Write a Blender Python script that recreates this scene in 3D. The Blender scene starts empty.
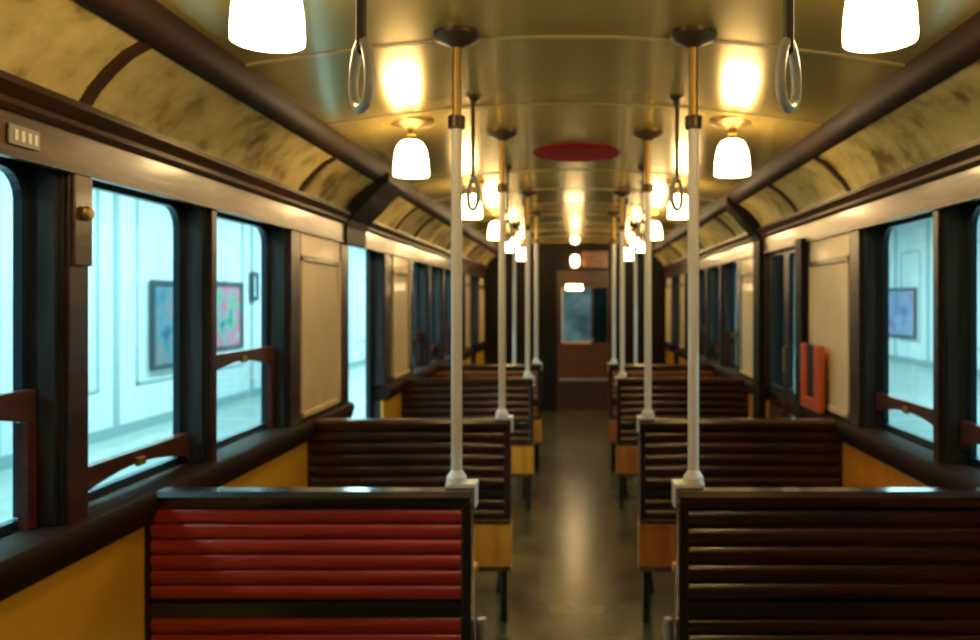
import bpy, bmesh, math, random
from mathutils import Vector, Matrix
random.seed(4)
C = bpy.context.scene.collection
sc = bpy.context.scene
PI = math.pi
# ------------------------------------------------------------------ camera, world, exposure
F = 800.0
cd = bpy.data.cameras.new('camera')
cam = bpy.data.objects.new('camera', cd); C.objects.link(cam)
cam.location = (0, 0, 1.5); cam.rotation_euler = (PI/2, 0, 0)
cd.sensor_width = 36; cd.lens = 36*F/980
cd.shift_x = -(575-490)/980; cd.shift_y = -(320-302)/980
cd.clip_start = 0.02; cd.clip_end = 200
cd.dof.use_dof = True
cd.dof.focus_distance = 1.0
cd.dof.aperture_fstop = 5.2
sc.camera = cam
w = bpy.data.worlds.new('world'); sc.world = w; w.use_nodes = True
w.node_tree.nodes['Background'].inputs[0].default_value = (0.004, 0.006, 0.009, 1)
w.node_tree.nodes['Background'].inputs[1].default_value = 1
sc.view_settings.view_transform = 'Standard'
sc.view_settings.look = 'None'
sc.view_settings.gamma = 1
sc.view_settings.exposure = 0.0
sc.view_settings.use_curve_mapping = False
LAMP = 30.0
PLAT = 180.0
def area(name, loc, sx, sy, power, col, rot=(0, 0, 0)):
    l = bpy.data.lights.new(name, 'AREA'); l.shape = 'RECTANGLE'; l.size = sx; l.size_y = sy
    l.energy = power; l.color = col
    o = bpy.data.objects.new(name, l); C.objects.link(o); o.location = loc; o.rotation_euler = rot
    return o
CY = (0.50, 0.93, 1.0)
area('end_pane_fill', (0, 11.9, 2.3), .5, .4, 1.6, (.85, 1, .95))  # unseen fill added to brighten the end door pane
for y in (2.5, 8.0, 13.5, 19.0):
    area('platform_light', (-3.2, y, 3.32), 0.5, 4.6, PLAT*1.5, CY)
for y in (4, 11, 18, 25, 33, 41):
    area('platform_light', (4.6, y, 3.32), 0.5, 5.5, PLAT*1.7, CY)

# ------------------------------------------------------------------ materials
def mat(name, col, rough=0.5, metal=0.0, coat=0.0, coat_r=0.1, emit=None, es=0, spec=0.5):
    m = bpy.data.materials.new(name); m.use_nodes = True
    b = m.node_tree.nodes['Principled BSDF']
    b.inputs['Base Color'].default_value = (*col, 1)
    b.inputs['Roughness'].default_value = rough
    b.inputs['Metallic'].default_value = metal
    b.inputs['Coat Weight'].default_value = coat
    b.inputs['Coat Roughness'].default_value = coat_r
    b.inputs['Specular IOR Level'].default_value = spec
    if emit:
        b.inputs['Emission Color'].default_value = (*emit, 1)
        b.inputs['Emission Strength'].default_value = es
    return m
def blotch(m, c1, c2, scale=(3, 3, 3), detail=6, lo=0.35, hi=0.65, noise=4.0, c3=None, bump=0):
    nt = m.node_tree; N = nt.nodes; L = nt.links; b = N['Principled BSDF']
    tc = N.new('ShaderNodeTexCoord'); mp = N.new('ShaderNodeMapping')
    mp.inputs['Scale'].default_value = scale
    nz = N.new('ShaderNodeTexNoise'); nz.inputs['Scale'].default_value = noise
    nz.inputs['Detail'].default_value = detail; nz.inputs['Roughness'].default_value = 0.6
    cr = N.new('ShaderNodeValToRGB')
    e = cr.color_ramp.elements
    e[0].position = lo; e[0].color = (*c1, 1); e[1].position = hi; e[1].color = (*c2, 1)
    if c3:
        x = e.new((lo+hi)/2); x.color = (*c3, 1)
    L.new(tc.outputs['Object'], mp.inputs[0]); L.new(mp.outputs[0], nz.inputs['Vector'])
    L.new(nz.outputs['Fac'], cr.inputs[0]); L.new(cr.outputs[0], b.inputs['Base Color'])
    if bump:
        bp = N.new('ShaderNodeBump'); bp.inputs['Strength'].default_value = bump
        bp.inputs['Distance'].default_value = 0.01
        L.new(nz.outputs['Fac'], bp.inputs['Height']); L.new(bp.outputs[0], b.inputs['Normal'])
    return m
M = {}
M['dark_wood'] = blotch(mat('dark wood', (.05, .02, .01), .36, coat=.2, coat_r=.2), (.018, .007, .004), (.06, .022, .010), (1, 1, 9), noise=3)
M['bench_wood'] = blotch(mat('bench wood', (.05, .02, .01), .28, coat=.5, coat_r=.14), (.014, .004, .002), (.045, .012, .005), (1, 14, 14), noise=3)
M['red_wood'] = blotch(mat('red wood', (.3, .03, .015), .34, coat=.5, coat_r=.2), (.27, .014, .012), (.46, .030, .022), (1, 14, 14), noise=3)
M['red_brown'] = blotch(mat('red brown wood', (.12, .03, .015), .32, coat=.5, coat_r=.2), (.07, .018, .009), (.17, .05, .02), (1, 14, 14), noise=3)
M['bench_wood_lit'] = blotch(mat('bench wood lit orange', (.2, .07, .02), .32, coat=.5, coat_r=.2), (.15, .045, .014), (.32, .11, .03), (1, 14, 14), noise=3)  # bench wood again, with the light on the farthest row put into its colour
M['rail_wood'] = mat('black rail wood', (.014, .010, .009), .22, coat=.5, coat_r=.15)
M['rail_wood2'] = blotch(mat('rail wood', (.03, .012, .007), .6, spec=.18), (.012, .005, .002), (.030, .012, .005), (4, 1, 4), noise=3)
M['ebony'] = mat('ebonised wood', (.008, .006, .005), .55, spec=.2)
M['brown'] = blotch(mat('brown wood', (.15, .07, .03), .3, coat=.35, coat_r=.12), (.035, .014, .005), (.13, .058, .020), (12, 1.5, 12), noise=2.5, bump=.15)
M['jamb'] = blotch(mat('dark slate jamb', (.03, .033, .036), .3, coat=.3), (.018, .020, .022), (.045, .048, .05), (8, 8, 1), noise=4)
M['frame'] = mat('window frame paint', (.012, .03, .05), .35, coat=.3)
M['sash'] = blotch(mat('sash wood', (.09, .03, .02), .3, coat=.4), (.05, .014, .010), (.12, .035, .02), (8, 2, 8), noise=4)
M['yellow'] = blotch(mat('yellow panel', (.5, .27, .02), .35, coat=.2), (.80, .44, .03), (.90, .52, .045), (1, 1, 1), noise=2)
M['orange'] = blotch(mat('yellow panel lamp tinted', (.5, .2, .02), .35, coat=.2), (.70, .24, .018), (.80, .32, .025), (1, 1, 1), noise=9)  # same panel as on the left, warm lamp tint put into its colour
M['fascia'] = blotch(mat('honey wood', (.45, .22, .04), .35, coat=.3), (.60, .21, .015), (.78, .33, .03), (9, 1, 1), noise=2)
M['fascia_red'] = blotch(mat('russet wood', (.4, .13, .03), .35, coat=.3), (.34, .09, .015), (.52, .17, .03), (9, 1, 1), noise=2)
M['cream'] = blotch(mat('cream panel', (.5, .40, .24), .45, coat=.2), (.74, .59, .35), (.84, .70, .45), (2, 2, 1), noise=2)
M['cove'] = blotch(mat('aged cove paint', (.4, .3, .12), .38, coat=.25, coat_r=.3), (.18, .12, .035), (.68, .56, .24), (1, 1, 1), detail=9, lo=.36, hi=.60, noise=5.5, c3=(.54, .43, .15))
M['ceiling'] = blotch(mat('ceiling enamel', (.5, .38, .15), .24, coat=.6, coat_r=.09, spec=.9), (.48, .37, .11), (.60, .48, .16), (1, 1, 1), noise=1.6, lo=.3, hi=.7)
_c = M['ceiling'].node_tree.nodes['Principled BSDF']; _c.inputs['Metallic'].default_value = .45; _c.inputs['Coat Weight'].default_value = .3; _c.inputs['Coat Tint'].default_value = (1, .9, .62, 1)
M['floor'] = blotch(mat('worn linoleum', (.12, .10, .06), .24, coat=.25, coat_r=.25), (.035, .026, .009), (.13, .095, .033), (1, 1, 1), detail=8, noise=4)
M['white'] = mat('white enamel', (.80, .77, .70), .35, coat=.2)
M['ring'] = mat('pale celluloid', (.55, .56, .50), .3, coat=.3)
M['strap'] = mat('black leather', (.02, .017, .013), .45)
M['brass'] = mat('aged brass', (.40, .27, .09), .42, metal=.8)
M['bronze'] = mat('dark bronze', (.09, .06, .03), .4, metal=.6)
M['shade'] = mat('milk glass lit', (.9, .85, .75), .4, emit=(1.0, .68, .31), es=LAMP)
M['shade_dim'] = mat('milk glass lit softly', (.9, .85, .75), .4, emit=(1.0, .66, .30), es=7)
M['pale_metal'] = mat('pale cast metal', (.42, .36, .33), .35, metal=.3)
M['red_disc'] = mat('red enamel', (.32, .008, .010), .7, spec=.05)
M['seam'] = mat('seam strip', (.52, .43, .21), .2, coat=.4)
M['extinguisher'] = mat('orange red enamel', (.62, .10, .018), .35, coat=.2)
M['black'] = mat('black', (.008, .008, .009), .4)
M['plate'] = mat('grey enamel plate', (.25, .24, .22), .35)
M['pwall'] = blotch(mat('platform wall', (.8, .84, .84), .5), (.74, .8, .8), (.88, .9, .9), (1, 3, .3), noise=2)
M['pskirt'] = mat('platform skirting', (.30, .42, .42), .4)
M['mould'] = mat('platform moulding', (.40, .50, .52), .5)
M['pfloor'] = blotch(mat('platform floor', (.45, .5, .46), .3, coat=.2), (.36, .42, .38), (.5, .55, .5), (1, 1, 1), noise=3)
M['pceil'] = mat('platform ceiling', (.6, .62, .62), .6)
M['beyond'] = blotch(mat('grey partition', (.2, .2, .19), .6), (.10, .11, .11), (.34, .35, .33), (1, 1, 1.2), noise=3)
M['tunnel'] = mat('tunnel wall', (.05, .05, .06), .8)
M['pic_frame'] = mat('picture frame', (.04, .07, .09), .4)
def picmat(name, cols, s=5):
    m = mat(name, cols[0], .3); nt = m.node_tree; N = nt.nodes; L = nt.links
    tc = N.new('ShaderNodeTexCoord'); v = N.new('ShaderNodeTexNoise'); v.inputs['Scale'].default_value = s; v.inputs['Detail'].default_value = 3
    cr = N.new('ShaderNodeValToRGB'); e = cr.color_ramp.elements
    e[0].position = .3; e[0].color = (*cols[0], 1); e[1].position = .7; e[1].color = (*cols[-1], 1)
    for i, c in enumerate(cols[1:-1]):
        x = e.new(.3+.4*(i+1)/(len(cols)-1)); x.color = (*c, 1)
    L.new(tc.outputs['Object'], v.inputs['Vector']); L.new(v.outputs['Fac'], cr.inputs[0])
    L.new(cr.outputs[0], N['Principled BSDF'].inputs['Base Color'])
    return m
M['pic_blue'] = picmat('blue picture', [(.05, .10, .16), (.10, .26, .34), (.30, .25, .25), (.08, .2, .35)], 3)
M['pic_mix'] = picmat('colour picture', [(.05, .10, .3), (.12, .5, .25), (.55, .25, .45), (.75, .2, .12), (.3, .45, .6)], 3.5)
M['pic_lilac'] = picmat('lilac picture', [(.18, .22, .4), (.4, .45, .65), (.3, .2, .4)], 2)
def glassmat(name, tint, refl=.06):
    m = bpy.data.materials.new(name); m.use_nodes = True; nt = m.node_tree; N = nt.nodes; L = nt.links
    N.remove(N['Principled BSDF']); out = N['Material Output']
    t = N.new('ShaderNodeBsdfTransparent'); t.inputs[0].default_value = (*tint, 1)
    g = N.new('ShaderNodeBsdfGlossy'); g.inputs['Roughness'].default_value = .04
    lw = N.new('ShaderNodeLayerWeight')
    pw = N.new('ShaderNodeMath'); pw.operation = 'POWER'; pw.inputs[1].default_value = 5
    ma = N.new('ShaderNodeMath'); ma.operation = 'MULTIPLY_ADD'; ma.inputs[1].default_value = .85; ma.inputs[2].default_value = .03
    L.new(lw.outputs['Facing'], pw.inputs[0]); L.new(pw.outputs[0], ma.inputs[0])
    mx = N.new('ShaderNodeMixShader')
    L.new(ma.outputs[0], mx.inputs[0]); L.new(t.outputs[0], mx.inputs[1]); L.new(g.outputs[0], mx.inputs[2])
    L.new(mx.outputs[0], out.inputs[0])
    return m
M['glass'] = glassmat('window glass', (.93, .97, .98))
M['teal_glass'] = glassmat('dark teal glass', (.06, .22, .2))
M['dim_glass'] = glassmat('grimy glass', (.80, .84, .84))

# ------------------------------------------------------------------ mesh helpers
class MB:
    def __init__(s): s.b = bmesh.new()
    def box(s, x0, x1, y0, y1, z0, z1):
        x0, x1 = sorted((x0, x1)); y0, y1 = sorted((y0, y1)); z0, z1 = sorted((z0, z1))
        v = [s.b.verts.new(p) for p in [(x0,y0,z0),(x1,y0,z0),(x1,y1,z0),(x0,y1,z0),(x0,y0,z1),(x1,y0,z1),(x1,y1,z1),(x0,y1,z1)]]
        for f in [(0,3,2,1),(4,5,6,7),(0,1,5,4),(1,2,6,5),(2,3,7,6),(3,0,4,7)]: s.b.faces.new([v[i] for i in f])
        return s
    def prism(s, pts, axis, a, b, cap=True):
        # pts: 2-D outline in the two other axes (in xyz order)
        def p3(p, t):
            return {'x': (t, p[0], p[1]), 'y': (p[0], t, p[1]), 'z': (p[0], p[1], t)}[axis]
        A = [s.b.verts.new(p3(p, a)) for p in pts]; B = [s.b.verts.new(p3(p, b)) for p in pts]
        n = len(pts)
        for i in range(n):
            j = (i+1) % n; s.b.faces.new([A[i], A[j], B[j], B[i]])
        if cap: s.b.faces.new(A); s.b.faces.new(B[::-1])
        return s
    def lathe(s, prof, c=(0, 0, 0), n=24, axis='z'):
        # prof (r, h); closes ends where r = 0
        rings = []
        for r, h in prof:
            ring = []
            for i in range(n if r > 1e-6 else 1):
                a = 2*PI*i/n; u, v = r*math.cos(a), r*math.sin(a)
                p = {'z': (u, v, h), 'x': (h, u, v), 'y': (u, h, v)}[axis]
                ring.append(s.b.verts.new((c[0]+p[0], c[1]+p[1], c[2]+p[2])))
            rings.append(ring)
        for A, B in zip(rings, rings[1:]):
            for i in range(n):
                j = (i+1) % n
                if len(A) == 1 and len(B) == 1: continue
                if len(A) == 1: f = [A[0], B[j], B[i]]
                elif len(B) == 1: f = [A[i], A[j], B[0]]
                else: f = [A[i], A[j], B[j], B[i]]
                s.b.faces.new(f)
        return s
    def tube(s, pts, r, n=10, r2=None, closed=False):
        pts = [Vector(p) for p in pts]; rings = []
        m = len(pts)
        for k, p in enumerate(pts):
            if closed: t = pts[(k+1) % m]-pts[k-1]
            else: t = pts[min(k+1, m-1)]-pts[max(k-1, 0)]
            t.normalize(); ref = Vector((0, 0, 1)) if abs(t.z) < .9 else Vector((0, 1, 0))
            if closed: ref = Vector((1, 0, 0)) if abs(t.x) < .9 else Vector((0, 1, 0))
            u = t.cross(ref).normalized(); v = t.cross(u).normalized()
            rings.append([s.b.verts.new(p+u*r*math.cos(2*PI*i/n)+v*(r2 or r)*math.sin(2*PI*i/n)) for i in range(n)])
        prs = list(zip(rings, rings[1:]))
        if closed: prs.append((rings[-1], rings[0]))
        for A, B in prs:
            for i in range(n): s.b.faces.new([A[i], A[(i+1) % n], B[(i+1) % n], B[i]])
        if not closed:
            s.b.faces.new(rings[0][::-1]); s.b.faces.new(rings[-1])
        return s
    def build(s, name, m, parent=None, bevel=0, smooth=False, loc=None, seg=2):
        bmesh.ops.recalc_face_normals(s.b, faces=s.b.faces)
        me = bpy.data.meshes.new(name)
        if smooth:
            for f in s.b.faces: f.smooth = True
            for e in s.b.edges:
                if len(e.link_faces) == 2 and e.calc_face_angle(0) > .7: e.smooth = False
        s.b.to_mesh(me); s.b.free(); me.materials.append(m)
        o = bpy.data.objects.new(name, me); C.objects.link(o)
        if parent: o.parent = parent
        if loc: o.location = loc
        if bevel:
            bv = o.modifiers.new('bevel', 'BEVEL'); bv.width = bevel; bv.segments = seg; bv.limit_method = 'ANGLE'
        return o
def struct(o): o['kind'] = 'structure'; return o
def tag(o, label, cat, group=None):
    o['label'] = label; o['category'] = cat
    if group: o['group'] = group
    return o
def thing(name, label, cat, loc=(0, 0, 0), group=None):
    o = bpy.data.objects.new(name, None); C.objects.link(o); o.location = loc
    o.empty_display_size = .05
    return tag(o, label, cat, group)
def dup(root, loc, label=None):
    r = root.copy(); C.objects.link(r); r.location = loc
    if label: r['label'] = label
    for ch in list(root.children):
        c = ch.copy(); C.objects.link(c); c.parent = r
        for g in ch.children:
            d = g.copy(); C.objects.link(d); d.parent = c
    return r

# ------------------------------------------------------------------ the car shell
Y0, Y1 = -1.6, 11.0
WI, WO = 1.25, 1.36
SILL0, SILL1, HEAD0, HEAD1 = .86, .95, 1.82, 1.975
R = 5.8; ZC = 2.31; XR = 1.03
def zceil(x): return ZC-R+math.sqrt(R*R-x*x)
struct(MB().box(-1.42, 1.42, Y0, Y1, -.06, 0).build('floor', M['floor']))
xs = [-XR+2*XR*i/24 for i in range(25)]
poly = [(x, zceil(x)) for x in xs]+[(x, zceil(x)+.03) for x in xs[::-1]]
struct(MB().prism(poly, 'y', Y0, Y1).build('ceiling', M['ceiling'], smooth=True))
tn = [0]
def trim(mb, m, **k):
    tn[0] += 1
    return struct(mb.build('trim_%d' % tn[0], m, **k))
# cross seams of the ceiling sheets
for y in (0.8, 1.62, 2.44, 3.26, 4.9, 5.72, 6.54, 7.36, 8.18, 9.0, 9.82):
    p = [(x, zceil(x)-.004) for x in xs]+[(x, zceil(x)+.002) for x in xs[::-1]]
    trim(MB().prism(p, 'y', y-.008, y+.008), M['seam'], smooth=True)
# cove curve from cornice to ceiling rail
CV = [(1.235, 1.965), (1.222, 1.985), (1.195, 2.03), (1.156, 2.075), (1.11, 2.117), (1.06, 2.145)]
def cove_poly(s, t0=0, t1=.02):
    def off(i, t):
        a = Vector(CV[max(i-1, 0)]); b = Vector(CV[min(i+1, len(CV)-1)]); d = (b-a).normalized()
        n = Vector((d.y, -d.x))     # outward
        q = Vector(CV[i])+n*t; return (s*q.x, q.y)
    return [off(i, t0) for i in range(len(CV))]+[off(i, t1) for i in range(len(CV)-1, -1, -1)]
WIN = [(.50, 1.18), (1.27, 1.95), (2.04, 2.72), (2.77, 3.48), (6.12, 6.78), (6.86, 7.50), (7.60, 8.24), (8.32, 8.94)]
DOOR = [(4.38, 5.20), (9.55, 10.20)]
PAN = [(3.64, 4.20), (5.48, 5.98), (9.10, 9.42), (10.32, 10.85)]
openings = sorted(WIN+DOOR)
for s, side in ((-1, 'left'), (1, 'right')):
    X = lambda x: s*x
    # wall core: posts between the openings, the dado and the header above
    wb = MB(); prev = Y0
    for a, b in openings:
        wb.box(X(WI), X(WO), prev, a, SILL1-.01, HEAD0+.02); prev = b
    wb.box(X(WI), X(WO), prev, Y1, SILL1-.01, HEAD0+.02)
    wb.box(X(WI), X(WO), Y0, Y1, HEAD0+.02, 2.30)
    wb.box(X(XR), X(WO), Y0, Y1, 2.27, 2.36)
    segs = []; prev = Y0
    for a, b in DOOR: segs.append((prev, a)); prev = b
    segs.append((prev, Y1))
    for a, b in segs: wb.box(X(WI+.012), X(WO), a, b, 0, SILL0)
    struct(wb.build('wall_'+side, M['jamb']))
    for a, b in segs:
        trim(MB().box(X(WI-.003), X(WI+.012), a, b, .09, SILL0), M['yellow' if s < 0 else 'orange'])
        struct(MB().box(X(WI-.02), X(WI+.012), a, b, 0, .09).build('baseboard_'+side, M['dark_wood'], bevel=.004))
        # sill rail: ledge with rounded nose
        y0, y1 = a, b
        trim(MB().prism([(X(1.36), .93), (X(1.36), .955), (X(1.24), .958), (X(1.215), .95), (X(1.205), .93), (X(1.213), .895), (X(1.225), .862), (X(1.25), .858), (X(1.36), .858)], 'y', y0, y1), M['rail_wood2'], smooth=True)
        # batten along the yellow panel
    # brown casings on the faces of the posts
    prev = Y0
    for a, b in openings+[(Y1, Y1)]:
        if a-prev < .2:
            trim(MB().box(X(WI-.014), X(WI), prev+.006, a-.006, SILL1, HEAD0), M['dark_wood'], bevel=.003)
        else:
            for c0, c1 in ((prev+.006, prev+.12), (a-.15, a-.006)):
                trim(MB().box(X(WI-.014), X(WI), c0, c1, SILL1, HEAD0), M['dark_wood'], bevel=.003)
        prev = b
    # cornice: fascia board with a moulding on top
    for (a, b) in ([(Y0, Y1)] if s > 0 else [(Y0, 4.27), (4.65, Y1)]):
        trim(MB().prism([(X(1.26), HEAD0), (X(1.232), HEAD0), (X(1.228), HEAD0+.012), (X(1.226), HEAD0+.1), (X(1.26), HEAD0+.1)], 'y', a, b), M['brown'])
        trim(MB().prism([(X(1.26), 1.915), (X(1.214), 1.915), (X(1.206), 1.925), (X(1.212), 1.94), (X(1.20), 1.95), (X(1.188), 1.965), (X(1.192), 1.982), (X(1.21), 1.99), (X(1.26), 1.99)], 'y', a, b), M['dark_wood'], smooth=True)
        trim(MB().box(X(1.236), X(1.224), a, b, HEAD0-.004, HEAD0+.01), M['dark_wood'])
    # cove sheets
    struct(MB().prism(cove_poly(s), 'y', Y0, Y1).build('ceiling_cove', M['cove'], smooth=True))
    # rail between cove and ceiling
    rp = [(X(1.078), 2.145), (X(1.060), 2.138), (X(1.038), 2.143), (X(1.018), 2.158), (X(1.006), 2.18), (X(1.001), 2.205), (X(1.004), zceil(1.004)+.004), (X(1.078), 2.235)]
    trim(MB().prism(rp, 'y', Y0, Y1), M['rail_wood2'], smooth=True)
    # ribs across the cove
    for y in (.42, 1.98, 3.54) + ((4.38,) if s > 0 else ()) + (5.42, 6.05, 7.55, 9.02, 10.25):
        trim(MB().prism(cove_poly(s, -.012, .004), 'y', y-.018, y+.018), M['dark_wood'] if y < 5 else M['brown'], smooth=True)
    # cream panels with frames
    for a, b in PAN:
        trim(MB().box(X(WI-.006), X(WI+.004), a, b, .99, 1.69), M['cream'])
        for q in ((a-.02, b+.02, 1.685, 1.71), (a-.02, b+.02, .97, .995), (a-.02, a+.005, .97, 1.71), (b-.005, b+.02, .97, 1.71)):
            trim(MB().box(X(WI-.016), X(WI), *q), M['cream'] if q[2] < 1 or q[3]-q[2] > .1 else M['brown'], bevel=.003)
        trim(MB().box(X(WI-.010), X(WI), a-.02, b+.02, 1.712, HEAD0), M['cream'])

# end walls
MBw = MB()
for a, b, z0, z1 in ((-1.36, -.25, 0, 2.36), (.48, 1.36, 0, 2.36), (-.25, .48, 1.93, 2.36)):
    MBw.box(a, b, Y1, Y1+.06, z0, z1)
struct(MBw.build('wall_end', M['ebony']))
struct(MB().box(-1.36, 1.36, Y0-.06, Y0, 0, 2.36).build('wall_back', M['dark_wood']))
for x0, x1 in ((-.30, -.25), (.48, .53)):
    trim(MB().box(x0, x1, Y1-.03, Y1, 0, 1.97), M['ebony'], bevel=.004)
trim(MB().box(.10, .46, Y1-.02, Y1, 1.97, 2.2), M['red_brown'], bevel=.004)
def win_ring(s, x0, x1, y0, y1, z0, z1, wd, r, m, name, parent, rb=None):
    # frame with a rounded-corner hole
    def rr(y0, y1, z0, z1, r, rb):
        P = []
        for cx, cz, a0, q in ((y1-rb, z0+rb, -90, rb), (y1-r, z1-r, 0, r), (y0+r, z1-r, 90, r), (y0+rb, z0+rb, 180, rb)):
            for k in range(6):
                a = math.radians(a0+90*k/5); P.append((cx+q*math.cos(a), cz+q*math.sin(a)))
        return P
    b = MB(); rb = rb if rb is not None else r
    O = rr(y0, y1, z0, z1, .002, .002); I = rr(y0+wd, y1-wd, z0+wd, z1-wd, r, rb)
    n = len(O)
    vs = [[b.b.verts.new((x, p[0], p[1])) for p in P] for x in (x0, x1) for P in (O, I)]
    for i in range(n):
        j = (i+1) % n
        b.b.faces.new([vs[0][i], vs[0][j], vs[1][j], vs[1][i]])
        b.b.faces.new([vs[2][i], vs[2][j], vs[3][j], vs[3][i]])
        b.b.faces.new([vs[1][i], vs[1][j], vs[3][j], vs[3][i]])
        b.b.faces.new([vs[0][i], vs[0][j], vs[2][j], vs[2][i]])
    return b.build(name, m, parent)
# end door (closed, glazed upper half)
ed = bpy.data.objects.new('door_1', None); C.objects.link(ed); struct(ed)
MB().box(-.25, .48, Y1+.005, Y1+.04, .0, .93).build('lower_panel', M['red_brown'], ed)
MB().box(-.22, .45, Y1-.012, Y1+.02, .42, .45).build('cross_rail', M['pale_metal'], ed, bevel=.004)
MB().box(-.22, .45, Y1-.006, Y1+.01, .04, .40).build('kick_panel', M['dark_wood'], ed, bevel=.004)
b = MB(); yy = (Y1+.005, Y1+.04)
b.box(-.25, -.19, *yy, .93, 1.93).box(.22, .25, *yy, .93, 1.93).box(.44, .48, *yy, .93, 1.93).box(-.19, .22, *yy, 1.70, 1.93).box(.25, .44, *yy, 1.70, 1.93)
b.build('frame', M['dark_wood'], ed)
MB().box(-.18, -.165, Y1+.0, Y1+.012, .93, 1.70).build('pane_bead', M['cream'], ed)
MB().box(-.19, .22, Y1+.0, Y1+.012, .93, .955).build('pane_bead', M['cream'], ed)
MB().box(-.19, .22, Y1+.02, Y1+.026, .93, 1.70).build('pane', M['glass'], ed)
MB().box(.25, .44, Y1+.02, Y1+.026, .93, 1.70).build('pane', M['teal_glass'], ed)
MB().lathe([(0, 0), (.02, 0), (.024, .02), (.012, .035), (0, .036)], (.235, Y1-.03, .98), 12, 'y').build('handle', M['brass'], ed, smooth=True)
# vestibule of the next car behind the end door
struct(MB().box(-1.3, 1.3, 12.6, 12.66, 0, 2.4).build('wall_beyond', M['beyond']))

# windows ---------------------------------------------------------------
sash_top = {-1: [1.30, 1.29, 1.06, 1.31, 1.25, 1.1, 1.25, 1.1], 1: [1.1, 1.12, 1.10, 1.11, 1.25, 1.1, 1.25, 1.1]}
wn = 0
for s in (-1, 1):
    for k, (a, b) in enumerate(WIN):
        wn += 1
        root = bpy.data.objects.new('window_%d' % wn, None); C.objects.link(root); struct(root)
        win_ring(s, s*1.335, s*1.358, a-.004, b+.004, .955, HEAD0+.02, .022, .07, M['frame'], 'frame', root, rb=.004)
        MB().box(s*1.350, s*1.354, a+.015, b-.015, .96, HEAD0).build('upper_pane', M['glass'], root)
        zt = sash_top[s][k]
        # sliding lower sash: top rail with an arched lower edge, stiles, glass
        pts = [(a+.02, zt), (b-.02, zt)]
        for i in range(13):
            t = i/12; y = b-.05-(b-a-.10)*t
            pts.append((y, zt-.075+.035*math.sin(PI*t)))
            if i == 0: pts.insert(2, (b-.02, zt-.10))
        pts.append((a+.02, zt-.10))
        MB().prism(pts, 'x', s*1.300, s*1.330).build('sash_rail', M['sash'], root, bevel=.003)
        if zt > 1.2:
            MB().box(s*1.303, s*1.328, a+.012, a+.045, .955, zt-.08).box(s*1.303, s*1.328, b-.045, b-.012, .955, zt-.08).build('sash_stile', M['sash'], root)
        MB().box(s*1.313, s*1.317, a+.04, b-.04, .956, zt-.04).build('lower_pane', M['glass'], root)
        MB().box(s*1.285, s*1.300, (a+b)/2-.02, (a+b)/2+.02, zt-.045, zt-.02).build('sash_catch', M['brass'], root, bevel=.003)
        MB().box(s*1.262, s*1.30, a, a+.012, .96, HEAD0).box(s*1.262, s*1.30, b-.012, b, .96, HEAD0).build('side_channel', M['jamb'], root)

# doors -----------------------------------------------------------------
dn = 1
for s in (-1, 1):
    for k, (a, b) in enumerate(DOOR):
        dn += 1
        root = bpy.data.objects.new('door_%d' % dn, None); C.objects.link(root); struct(root)
        MB().box(s*1.25, s*1.40, a, b, -.05, .012).build('threshold', M['bronze'], root)
        if s < 0 and k == 0:      # slid open: only the leading edges show
            for e0, e1 in ((a-.001, a+.05), (b-.05, b+.001)):
                MB().box(s*1.32, s*1.35, e0, e1, .015, HEAD0+.02).build('leaf_edge', M['frame'], root, bevel=.004)
        else:
            mid = (a+b)/2; q = -.055 if k == 0 else 0
            for e0, e1 in ((a, mid-.004), (mid+.004, b)):
                win_ring(s, s*(1.320+q), s*(1.350+q), e0, e1, .92, HEAD0+.02, .05, .03, M['jamb'], 'leaf_frame', root)
                MB().box(s*(1.333+q), s*(1.337+q), e0+.04, e1-.04, .96, HEAD0-.02).build('pane', M['dim_glass'], root)
                MB().box(s*(1.320+q), s*(1.350+q), e0, e1, .015, .92).build('lower_panel', M['bench_wood'], root, bevel=.004)
                MB().box(s*(1.312+q), s*(1.322+q), e0+.06, e1-.06, .12, .84).build('inset_panel', M['brown'], root, bevel=.004)
            MB().tube([(s*(1.322+q), mid-.03, 1.08), (s*(1.297+q), mid-.03, 1.09), (s*(1.297+q), mid-.03, 1.23), (s*(1.322+q), mid-.03, 1.24)], .007).build('handle', M['brass'], root, smooth=True)

# dark pillars beside the doors
def cove_pillar(s, y0, y1, zlow, prot):
    pts = [(s*(WI+.0), zlow), (s*(WI-prot), zlow), (s*(WI-prot), 1.90)]
    for x, z in [(1.235-prot, 1.94), (1.19-prot, 1.985), (1.145-prot, 2.03), (1.10-prot*.8, 2.075), (1.05-prot*.5, 2.11), (.99, 2.145)]:
        pts.append((s*x, z))
    pts += [(s*.99, 2.19), (s*1.10, 2.15), (s*1.2, 2.06), (s*1.25, 2.0)]
    return MB().prism(pts, 'y', y0, y1)
trim(cove_pillar(-1, 4.26, 4.66, HEAD0-.01, .035), M['ebony'], bevel=.005)
trim(cove_pillar(1, 5.22, 5.40, 0, .05), M['ebony'], bevel=.005)
trim(MB().box(1.25, 1.20, 4.25, 4.37, 0, HEAD0+.02), M['ebony'], bevel=.005)

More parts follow.
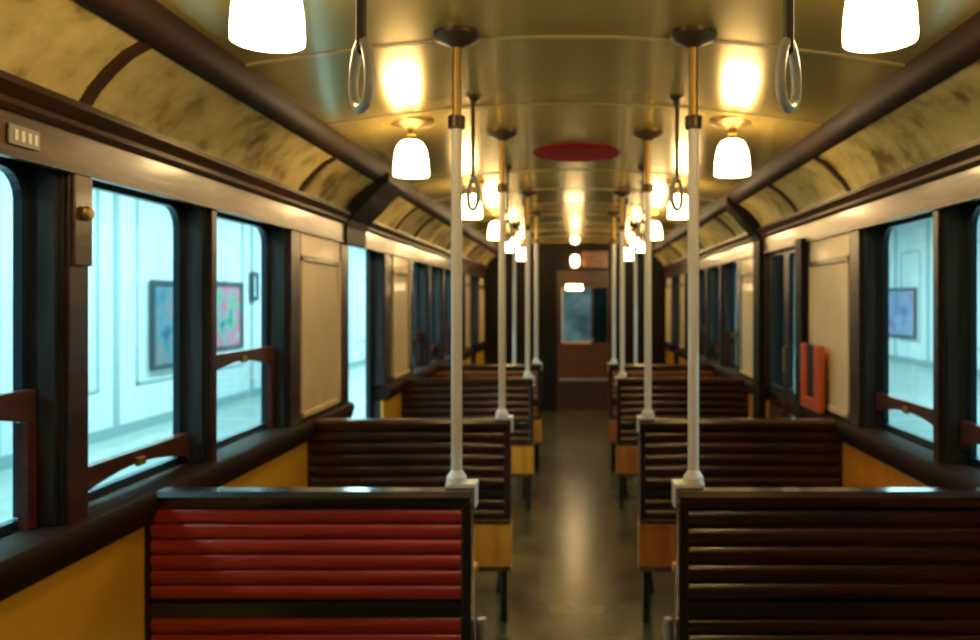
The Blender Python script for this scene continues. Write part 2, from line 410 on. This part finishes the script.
# ------------------------------------------------------------------ platforms outside
struct(MB().box(-5.6, -1.45, -3, 24, -.12, -.02).build('floor_platform', M['pfloor']))
struct(MB().box(-5.35, -5.2, -3, 24, -.02, 3.45).build('wall_platform_left', M['pwall']))
struct(MB().box(-5.35, -1.0, -3, 24, 3.42, 3.5).build('ceiling_platform', M['pceil']))
trim(MB().box(-5.2, -5.17, -3, 24, -.02, .10), M['pskirt'])
struct(MB().box(1.45, 8.6, -3, 46, -.12, -.02).build('floor_platform', M['pfloor']))
struct(MB().box(8.3, 8.45, -3, 46, -.02, 3.45).build('wall_platform_right', M['pwall']))
struct(MB().box(1.0, 8.45, -3, 46, 3.42, 3.5).build('ceiling_platform', M['pceil']))
trim(MB().box(8.27, 8.3, -3, 46, -.02, .12), M['pskirt'])
struct(MB().box(-5.6, -1.42, 24, 24.1, -.1, 3.5).build('wall_tunnel', M['tunnel']))
struct(MB().box(1.42, 8.6, 46, 46.1, -.1, 3.5).build('wall_tunnel', M['tunnel']))
for xx, s, y_end, yj0 in ((-5.2, 1, 24, -.44), (8.3, -1, 46, -.2)):
    y = yj0
    while y < y_end-2:
        trim(MB().box(xx, xx+s*.02, y-.05, y+.05, 0.1, 3.42), M['mould'], bevel=.004)
        a, b, z0, z1 = y+.42, y+1.56, .52, 2.75
        mb = MB()
        for q in ((a, b, z0, z0+.03), (a, b, z1-.03, z1), (a, a+.03, z0, z1), (b-.03, b, z0, z1)): mb.box(xx, xx+s*.018, *q)
        trim(mb, M['mould'])
        y += 1.9
def picture(x, s, y0, y1, z0, z1, m, label):
    t = thing('framed_picture', label, 'picture', (x, (y0+y1)/2, z0))
    h = z1-z0; w2 = (y1-y0)/2
    fw = .06
    mb = MB()
    for q in ((-w2, w2, 0, fw), (-w2, w2, h-fw, h), (-w2, -w2+fw, fw, h-fw), (w2-fw, w2, fw, h-fw)): mb.box(0, s*.045, *q)
    mb.build('frame', M['pic_frame'], t)
    MB().box(0.002*s, s*.02, -w2+fw, w2-fw, fw, h-fw).build('print', m, t)
picture(-5.178, 1, 9.74, 10.75, .66, 1.77, M['pic_blue'], 'dark blue framed poster on the pale platform wall, behind the left window with lowest sash')
picture(-5.178, 1, 11.25, 12.4, .79, 1.80, M['pic_mix'], 'colourful pink and green framed poster seen through the left window beside the cream panel')
picture(-5.178, 1, 12.75, 13.0, 1.52, 1.98, M['pwall'], 'small narrow dark-edged notice on the platform wall beyond the colourful poster')
picture(8.278, -1, 19.4, 21.2, .60, 1.85, M['pic_lilac'], 'lilac blue framed poster on the far platform wall through the right-hand window')

# ------------------------------------------------------------------ benches
def bench(s, y, wood, nsl, label, grp, away=False):
    t = thing('slatted_bench', label, 'bench', (0, y, 0), grp)
    xi, xo, xs_ = .305, 1.262, (.345 if away else .27)
    X = lambda x: s*x
    T = .045; top = .95; sz = .597
    SP = ((.03, .006), (.07, -.003), (.2, -.007), (.5, -.0085), (.8, -.007), (.93, -.003), (.97, .006)) if wood is M['red_wood'] else ((.03, .006), (.10, -.003), (.26, -.009), (.5, -.011), (.74, -.009), (.90, -.003), (.97, .006))
    # back: scalloped slats in one board, front faces -y (toward the camera)
    z0, z1 = sz+.035, top-.05
    p = (z1-z0)/nsl; pts = []
    for i in range(nsl):
        a = z0+i*p
        for u, dy in SP:
            pts.append((dy, a+u*p))
    pts = pts+[(T-.012, z1), (T-.012, z0)]
    MB().prism(pts, 'x', X(xi+.02), X(xo-.02)).build('backrest', wood, t, smooth=True)
    # lower back panel
    lo = MB()
    if away:
        zt, np_, zb = sz-.012, 2, .485
        pp = (zt-zb)/np_; q_ = []
        for i in range(np_):
            for u, dy in SP: q_.append((dy, zb+(i+u)*pp))
        lo.prism(q_+[(T-.012, zt), (T-.012, zb)], 'x', X(xi+.02), X(xo-.02))
        MB().prism([(-.018, .468), (-.020, .482), (-.010, .488), (T, .488), (T, .466)], 'x', X(xi-.006), X(xo-.01)).build('lower_rail', M['brown'], t, smooth=True)
        MB().box(X(xi-.008), X(xo-.01), -.012, T+.01, .245, .464).build('lower_fascia', M['fascia' if s < 0 else 'fascia_red'], t, bevel=.005)
        MB().box(X(xi-.008), X(xo-.01), -.018, -.011, .245, .268).build('fascia_trim', M['brown'], t, bevel=.002)
        MB().box(X(xi+.012), X(xi+.045), 0, T-.004, 0, .245).build('leg', M['rail_wood'], t, bevel=.004)
        MB().box(X(xo-.10), X(xo-.06), 0, T-.004, 0, .245).build('leg', M['rail_wood'], t, bevel=.004)
    lo.build('back_panel', wood, t, smooth=away)
    k = -1 if away else 1      # side the seat is on
    YS = (lambda v: T-v) if away else (lambda v: v)
    # top rail
    rp = [(T+.012, top-.045), (-.012, top-.045), (-.022, top-.03), (-.022, top-.014), (-.008, top), (T, top), (T+.016, top-.014), (T+.018, top-.03)]
    MB().prism(rp, 'x', X(xi-.002), X(xo+.03)).build('top_rail', M['rail_wood'] if s < 0 and y < 3 else M['bench_wood'], t, smooth=True)
    MB().prism([(T, sz-.01), (-.012, sz-.01), (-.014, sz+.03), (T, sz+.034)], 'x', X(xi+.02), X(xo-.02)).build('seat_rail', M['rail_wood'], t)
    for x0, x1 in ((xi-.004, xi+.026), (xo-.03, xo+.01)):
        MB().box(X(x0), X(x1), -.014, T+.008, .485 if away else .05, top-.03).build('end_stile', M['rail_wood'], t, bevel=.006)
    # seat: slats front to back, rounded front
    d = .42; n = 7; q = d/n; pts = []
    for i in range(n):
        a = -d+i*q
        for u, dz in ((.06, -.006), (.16, .003), (.5, .005), (.84, .003), (.94, -.006)):
            pts.append((a+u*q, sz-.014+dz-.006*math.sin(PI*i/n)))
    pts += [(0, sz-.035), (-d, sz-.035)]; pts = [(YS(p[0]), p[1]) for p in pts]
    MB().prism(pts, 'x', X(xs_), X(xo)).build('seat', wood, t, smooth=True)
    MB().prism([(YS(p[0]), p[1]) for p in ((-d-.012, sz-.03), (-d-.014, sz-.012), (-d+.0, sz-.004), (-d+.012, sz-.02), (-d+.01, sz-.036))], 'x', X(xs_-.004), X(xo)).build('seat_nosing', M['fascia'], t, smooth=True)
    f = MB().box(X(xs_+.006), X(xo), YS(-d), YS(-d+.022), .385, sz-.036).build('seat_fascia', M['fascia'], t, bevel=.004)
    MB().box(X(xs_+.002), X(xs_+.022), YS(-d+.022), YS(-.015), .40, sz-.036).build('seat_side', M['bench_wood'], t, bevel=.004)
    # legs
    for x in (xs_+.035, xo-.08):
        MB().prism([(X(x-.022), .385), (X(x+.022), .385), (X(x+.016), .12), (X(x+.03), .0), (X(x-.03), 0), (X(x-.014), .12)], 'y', YS(-d+.03), YS(-d+.075)).build('leg', M['rail_wood'], t, bevel=.004)
    if y < 3:
        MB().lathe([(0, 0), (.030, 0), (.030, .012), (.014, .04), (.012, .2), (.013, .45), (.017, .52), (.014, .545), (0, .55)], (X(xi-.024), .085, 0), 12).build('rear_leg', M['pale_metal'], t, smooth=True)
        MB().box(X(xi-.03), X(xi+.03), T, .085, .42, .45).build('leg_bracket', M['pale_metal'], t)
BY = [2.33, 3.74, 5.76, 7.05]
rowname = ['nearest the viewer', 'second from the viewer', 'just beyond the side doors', 'farthest of the row']
gl = 'slatted wooden benches on the left of the aisle'; gr = 'slatted wooden benches on the right of the aisle'
for i, y in enumerate(BY):
    bench(-1, y, M['red_wood'] if i == 0 else (M['bench_wood'] if i in (1, 2) else M['bench_wood_lit']), 6 if i == 0 else 5,
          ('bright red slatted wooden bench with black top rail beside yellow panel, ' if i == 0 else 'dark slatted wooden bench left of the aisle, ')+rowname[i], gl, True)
    bench(1, y, M['bench_wood'] if i < 3 else M['bench_wood_lit'], 5, ('near-black glossy' if i == 0 else 'dark')+' slatted wooden bench right of the aisle, '+rowname[i], gr, True)

# ------------------------------------------------------------------ grab poles
def pole(s, x, y, z0, label, foot=True):
    t = thing('grab_pole', label, 'pole', (s*x, y, z0), 'white enamelled grab poles')
    zt = zceil(x)-z0; zc = 2.035-z0
    MB().lathe([(0, 0), (.0165, 0), (.0165, zc), (0, zc)], n=16).build('pole_shaft', M['white'], t, smooth=True)
    MB().lathe([(.0165, -.022), (.026, -.018), (.026, .016), (.015, .02)], (0, 0, zc), 16).build('collar', M['bronze'], t, smooth=True)
    MB().lathe([(0, zc), (.0145, zc), (.0145, zt), (0, zt)], n=14).build('upper_rod', M['brass'], t, smooth=True)
    MB().lathe([(.0145, -.045), (.03, -.035), (.06, -.022), (.070, -.012), (.070, .004), (0, .004)], (0, 0, zt), 24).build('ceiling_flange', M['bronze'], t, smooth=True)
    if foot:
        # white elbow gripping the corner of the bench back
        b = MB().box(-.065, .052, -.036, .048, -.002, .014)
        xa = (.057 if y < 3 else .047)*(1 if s < 0 else -1)
        b = MB().box(-.03 if s < 0 else xa-.004, xa+.004 if s < 0 else .03, -.028, .040, 0, .014)
        b.box(xa-.003, xa+.003, -.026, .038, -.06, .012)
        b.lathe([(.031, .013), (.030, .03), (.020, .045), (.0165, .05)], n=16)
        b.build('corner_bracket', M['white'], t, bevel=.004)
    else:
        MB().lathe([(.05, 0), (.05, .01), (.02, .03), (.0165, .035)], n=16).build('floor_flange', M['bronze'], t, smooth=True)
for i, y in enumerate(BY):
    for s, side in ((-1, 'left'), (1, 'right')):
        pole(s, .352 if i == 0 else .342, y+(.05 if i == 0 else .012), .951, ['white grab pole rising from the %s bench corner nearest the viewer',
            'white grab pole on the second %s bench', 'white grab pole on the %s bench just beyond the side doors',
            'thin distant white grab pole on the fourth %s bench', 'faint white grab pole on the fifth %s bench', 'faintest white grab pole on the last %s bench'][i] % side)
for s, side in ((-1, 'left'), (1, 'right')):
    pole(s, .61, 8.05, 0, 'white floor-standing pole far down the car on the %s, outside the bench pole line' % side, foot=False)

# ------------------------------------------------------------------ ceiling lamps
def make_lamp():
    t = thing('ceiling_lamp', '', 'lamp', (0, 0, 0), 'lit bell-shaped ceiling lamps')
    MB().lathe([(0, .012), (.092, .012), (.092, -.004), (.078, -.014), (.045, -.022), (.034, -.03), (0, -.03)], n=28).build('ceiling_rose', M['brass'], t, smooth=True)
    MB().lathe([(.016, -.028), (.013, -.045), (.022, -.055), (.014, -.065), (.030, -.075), (.034, -.09), (0, -.09)], n=18).build('neck', M['brass'], t, smooth=True)
    sp = [(.030, -.078), (.046, -.086), (.060, -.107), (.068, -.137), (.0725, -.170), (.075, -.215), (.074, -.228), (.068, -.224), (0, -.205)]
    MB().lathe(sp, n=28).build('glass_shade', M['shade'], t, smooth=True)
    return t
L0 = None
ordn = ['', 'largest, cut by photo top', 'second from the viewer', 'third from the viewer', 'fourth from the viewer', 'fifth from the viewer', 'sixth and farthest']
for k in range(0, 7):
    for s, side in ((-1, 'left'), (1, 'right')):
        y = 1.74*k-.06
        if k == 6: y = 10.3
        lx = {1: (.645, .640), 2: (.70, .672)}.get(k, (.675, .675))[s > 0]
        loc = (s*lx, y, zceil(lx))
        lab = 'lit white bell lamp in the %s ceiling row, %s' % (side, ordn[k]) if k else 'lit white bell lamp in the %s ceiling row, above the viewer' % side
        if L0 is None: L0 = make_lamp(); L0.location = loc; L0['label'] = lab
        else: dup(L0, loc, lab)
# centre lamps at the far end
cl = thing('globe_lamp', 'small lit centre lamp on the ceiling near the end door', 'lamp', (0, 9.5, ZC), 'small lit centre lamps')
MB().lathe([(0, .0), (.05, .0), (.05, -.01), (.02, -.02), (0, -.02)], n=18).build('ceiling_rose', M['brass'], cl, smooth=True)
MB().lathe([(.02, -.018), (.045, -.035), (.055, -.07), (.045, -.11), (0, -.13)], n=18).build('glass_shade', M['shade_dim'], cl, smooth=True)
cl2 = thing('bulkhead_lamp', 'small lit lamp fixed above the end door', 'lamp', (0, Y1-.03, 2.06), 'small lit centre lamps')
MB().box(-.07, .07, 0, .03, -.09, .09).build('backplate', M['brass'], cl2, bevel=.005)
MB().lathe([(0, -.08), (.03, -.075), (.055, -.03), (.055, .03), (.03, .075), (0, .08)], (0, -.03, 0), 18).build('glass_shade', M['shade'], cl2, smooth=True)
cl3 = thing('door_reflection', 'low wide glowing box standing in for a reflection on the end door window', 'lamp', (0, Y1+.005, 1.70), 'small lit centre lamps')  # reflected light built as an added glowing box, no lamp is fitted here
MB().box(-.13, .11, -.02, 0, -.045, .045).build('glow_backing', M['brass'], cl3, bevel=.004)
MB().box(-.12, .10, -.05, -.018, -.035, .035).build('glass_shade', M['shade'], cl3, bevel=.01)

# red disc on the ceiling
tag(MB().lathe([(0, 0), (.225, 0), (.238, .006), (.238, .016), (0, .016)], n=48).build('ceiling_disc', M['red_disc'], loc=(.01, 4.32, ZC-.014)), 'flat round dark red disc in the middle of the ceiling', 'disc')

# ------------------------------------------------------------------ hand straps
def strap(s, x, y, label):
    zt = zceil(x)
    t = thing('hand_strap', label, 'strap', (s*x, y, zt), 'hanging hand straps')
    MB().lathe([(0, .006), (.028, .006), (.028, -.006), (.012, -.02), (.012, -.035), (0, -.035)], n=16).build('ceiling_mount', M['bronze'], t, smooth=True)
    zl = 1.975-zt
    MB().box(-.007, .007, -.014, .014, zl-.015, -.03).build('strap_band', M['strap'], t, bevel=.003)
    ang = math.radians(38)
    pts = []
    for i in range(24):
        a = 2*PI*i/24
        u = .036*math.cos(a)*(1-.25*math.sin(a)); v = .062*math.sin(a)
        pts.append((s*u*math.sin(ang), u*math.cos(ang), zl-.055+v))
    MB().tube(pts, .0095, 10, closed=True).build('grip_ring', M['ring'], t, smooth=True)
for k, y in enumerate((1.48, 3.1, 4.7, 6.3)):
    for s, side in ((-1, 'left'), (1, 'right')):
        strap(s, .395, y, ['large hanging strap with pale oval grip near the %s big lamp', 'hanging dark strap with pale grip just past the nearest %s pole',
              'third hanging strap from the viewer on the %s', 'smallest, farthest hanging strap on the %s'][k] % side)

# ------------------------------------------------------------------ small fittings
# lettered plate on the left cornice (worn, illegible)
pl = thing('enamel_plate', 'small grey worn enamel plate on the left cornice at the photo edge', 'sign', (-1.2245, 1.775, 1.865))
MB().box(0, .005, -.05, .05, -.022, .022).build('plate', M['plate'], pl, bevel=.002)
for i, y in enumerate((-.03, -.008, .014, .034)):
    MB().box(.005, .007, y-.005, y+.005, -.012, .012).build('mark', M['white'], pl)
# knob plate on the first post
kp = thing('post_catch', 'brown plate with round brass knob on the post between the near left windows', 'catch', (-1.236, 1.995, 1.72))
MB().box(0, .012, -.036, .036, -.13, .095).build('plate', M['brown'], kp, bevel=.003)
MB().lathe([(.016, .012), (.02, .02), (.014, .03), (0, .032)], (0, 0, 0), 16, 'x').build('knob', M['brass'], kp, smooth=True)
# orange U-shaped holder by the right door
uh = thing('orange_holder', 'orange red U-shaped holder standing on the sill by the right-hand door', 'holder', (1.185, 4.05, .955))
pts = [(-.16, 0), (.16, 0), (.16, .33), (.075, .33), (.075, .06), (-.065, .06), (-.065, .33), (-.16, .33)]
MB().prism([(p[0], p[1]) for p in pts], 'x', .0, .03).build('holder_frame', M['extinguisher'], uh, bevel=.006)
MB().box(.012, .03, -.063, .073, .062, .33).build('back_strip', M['black'], uh)
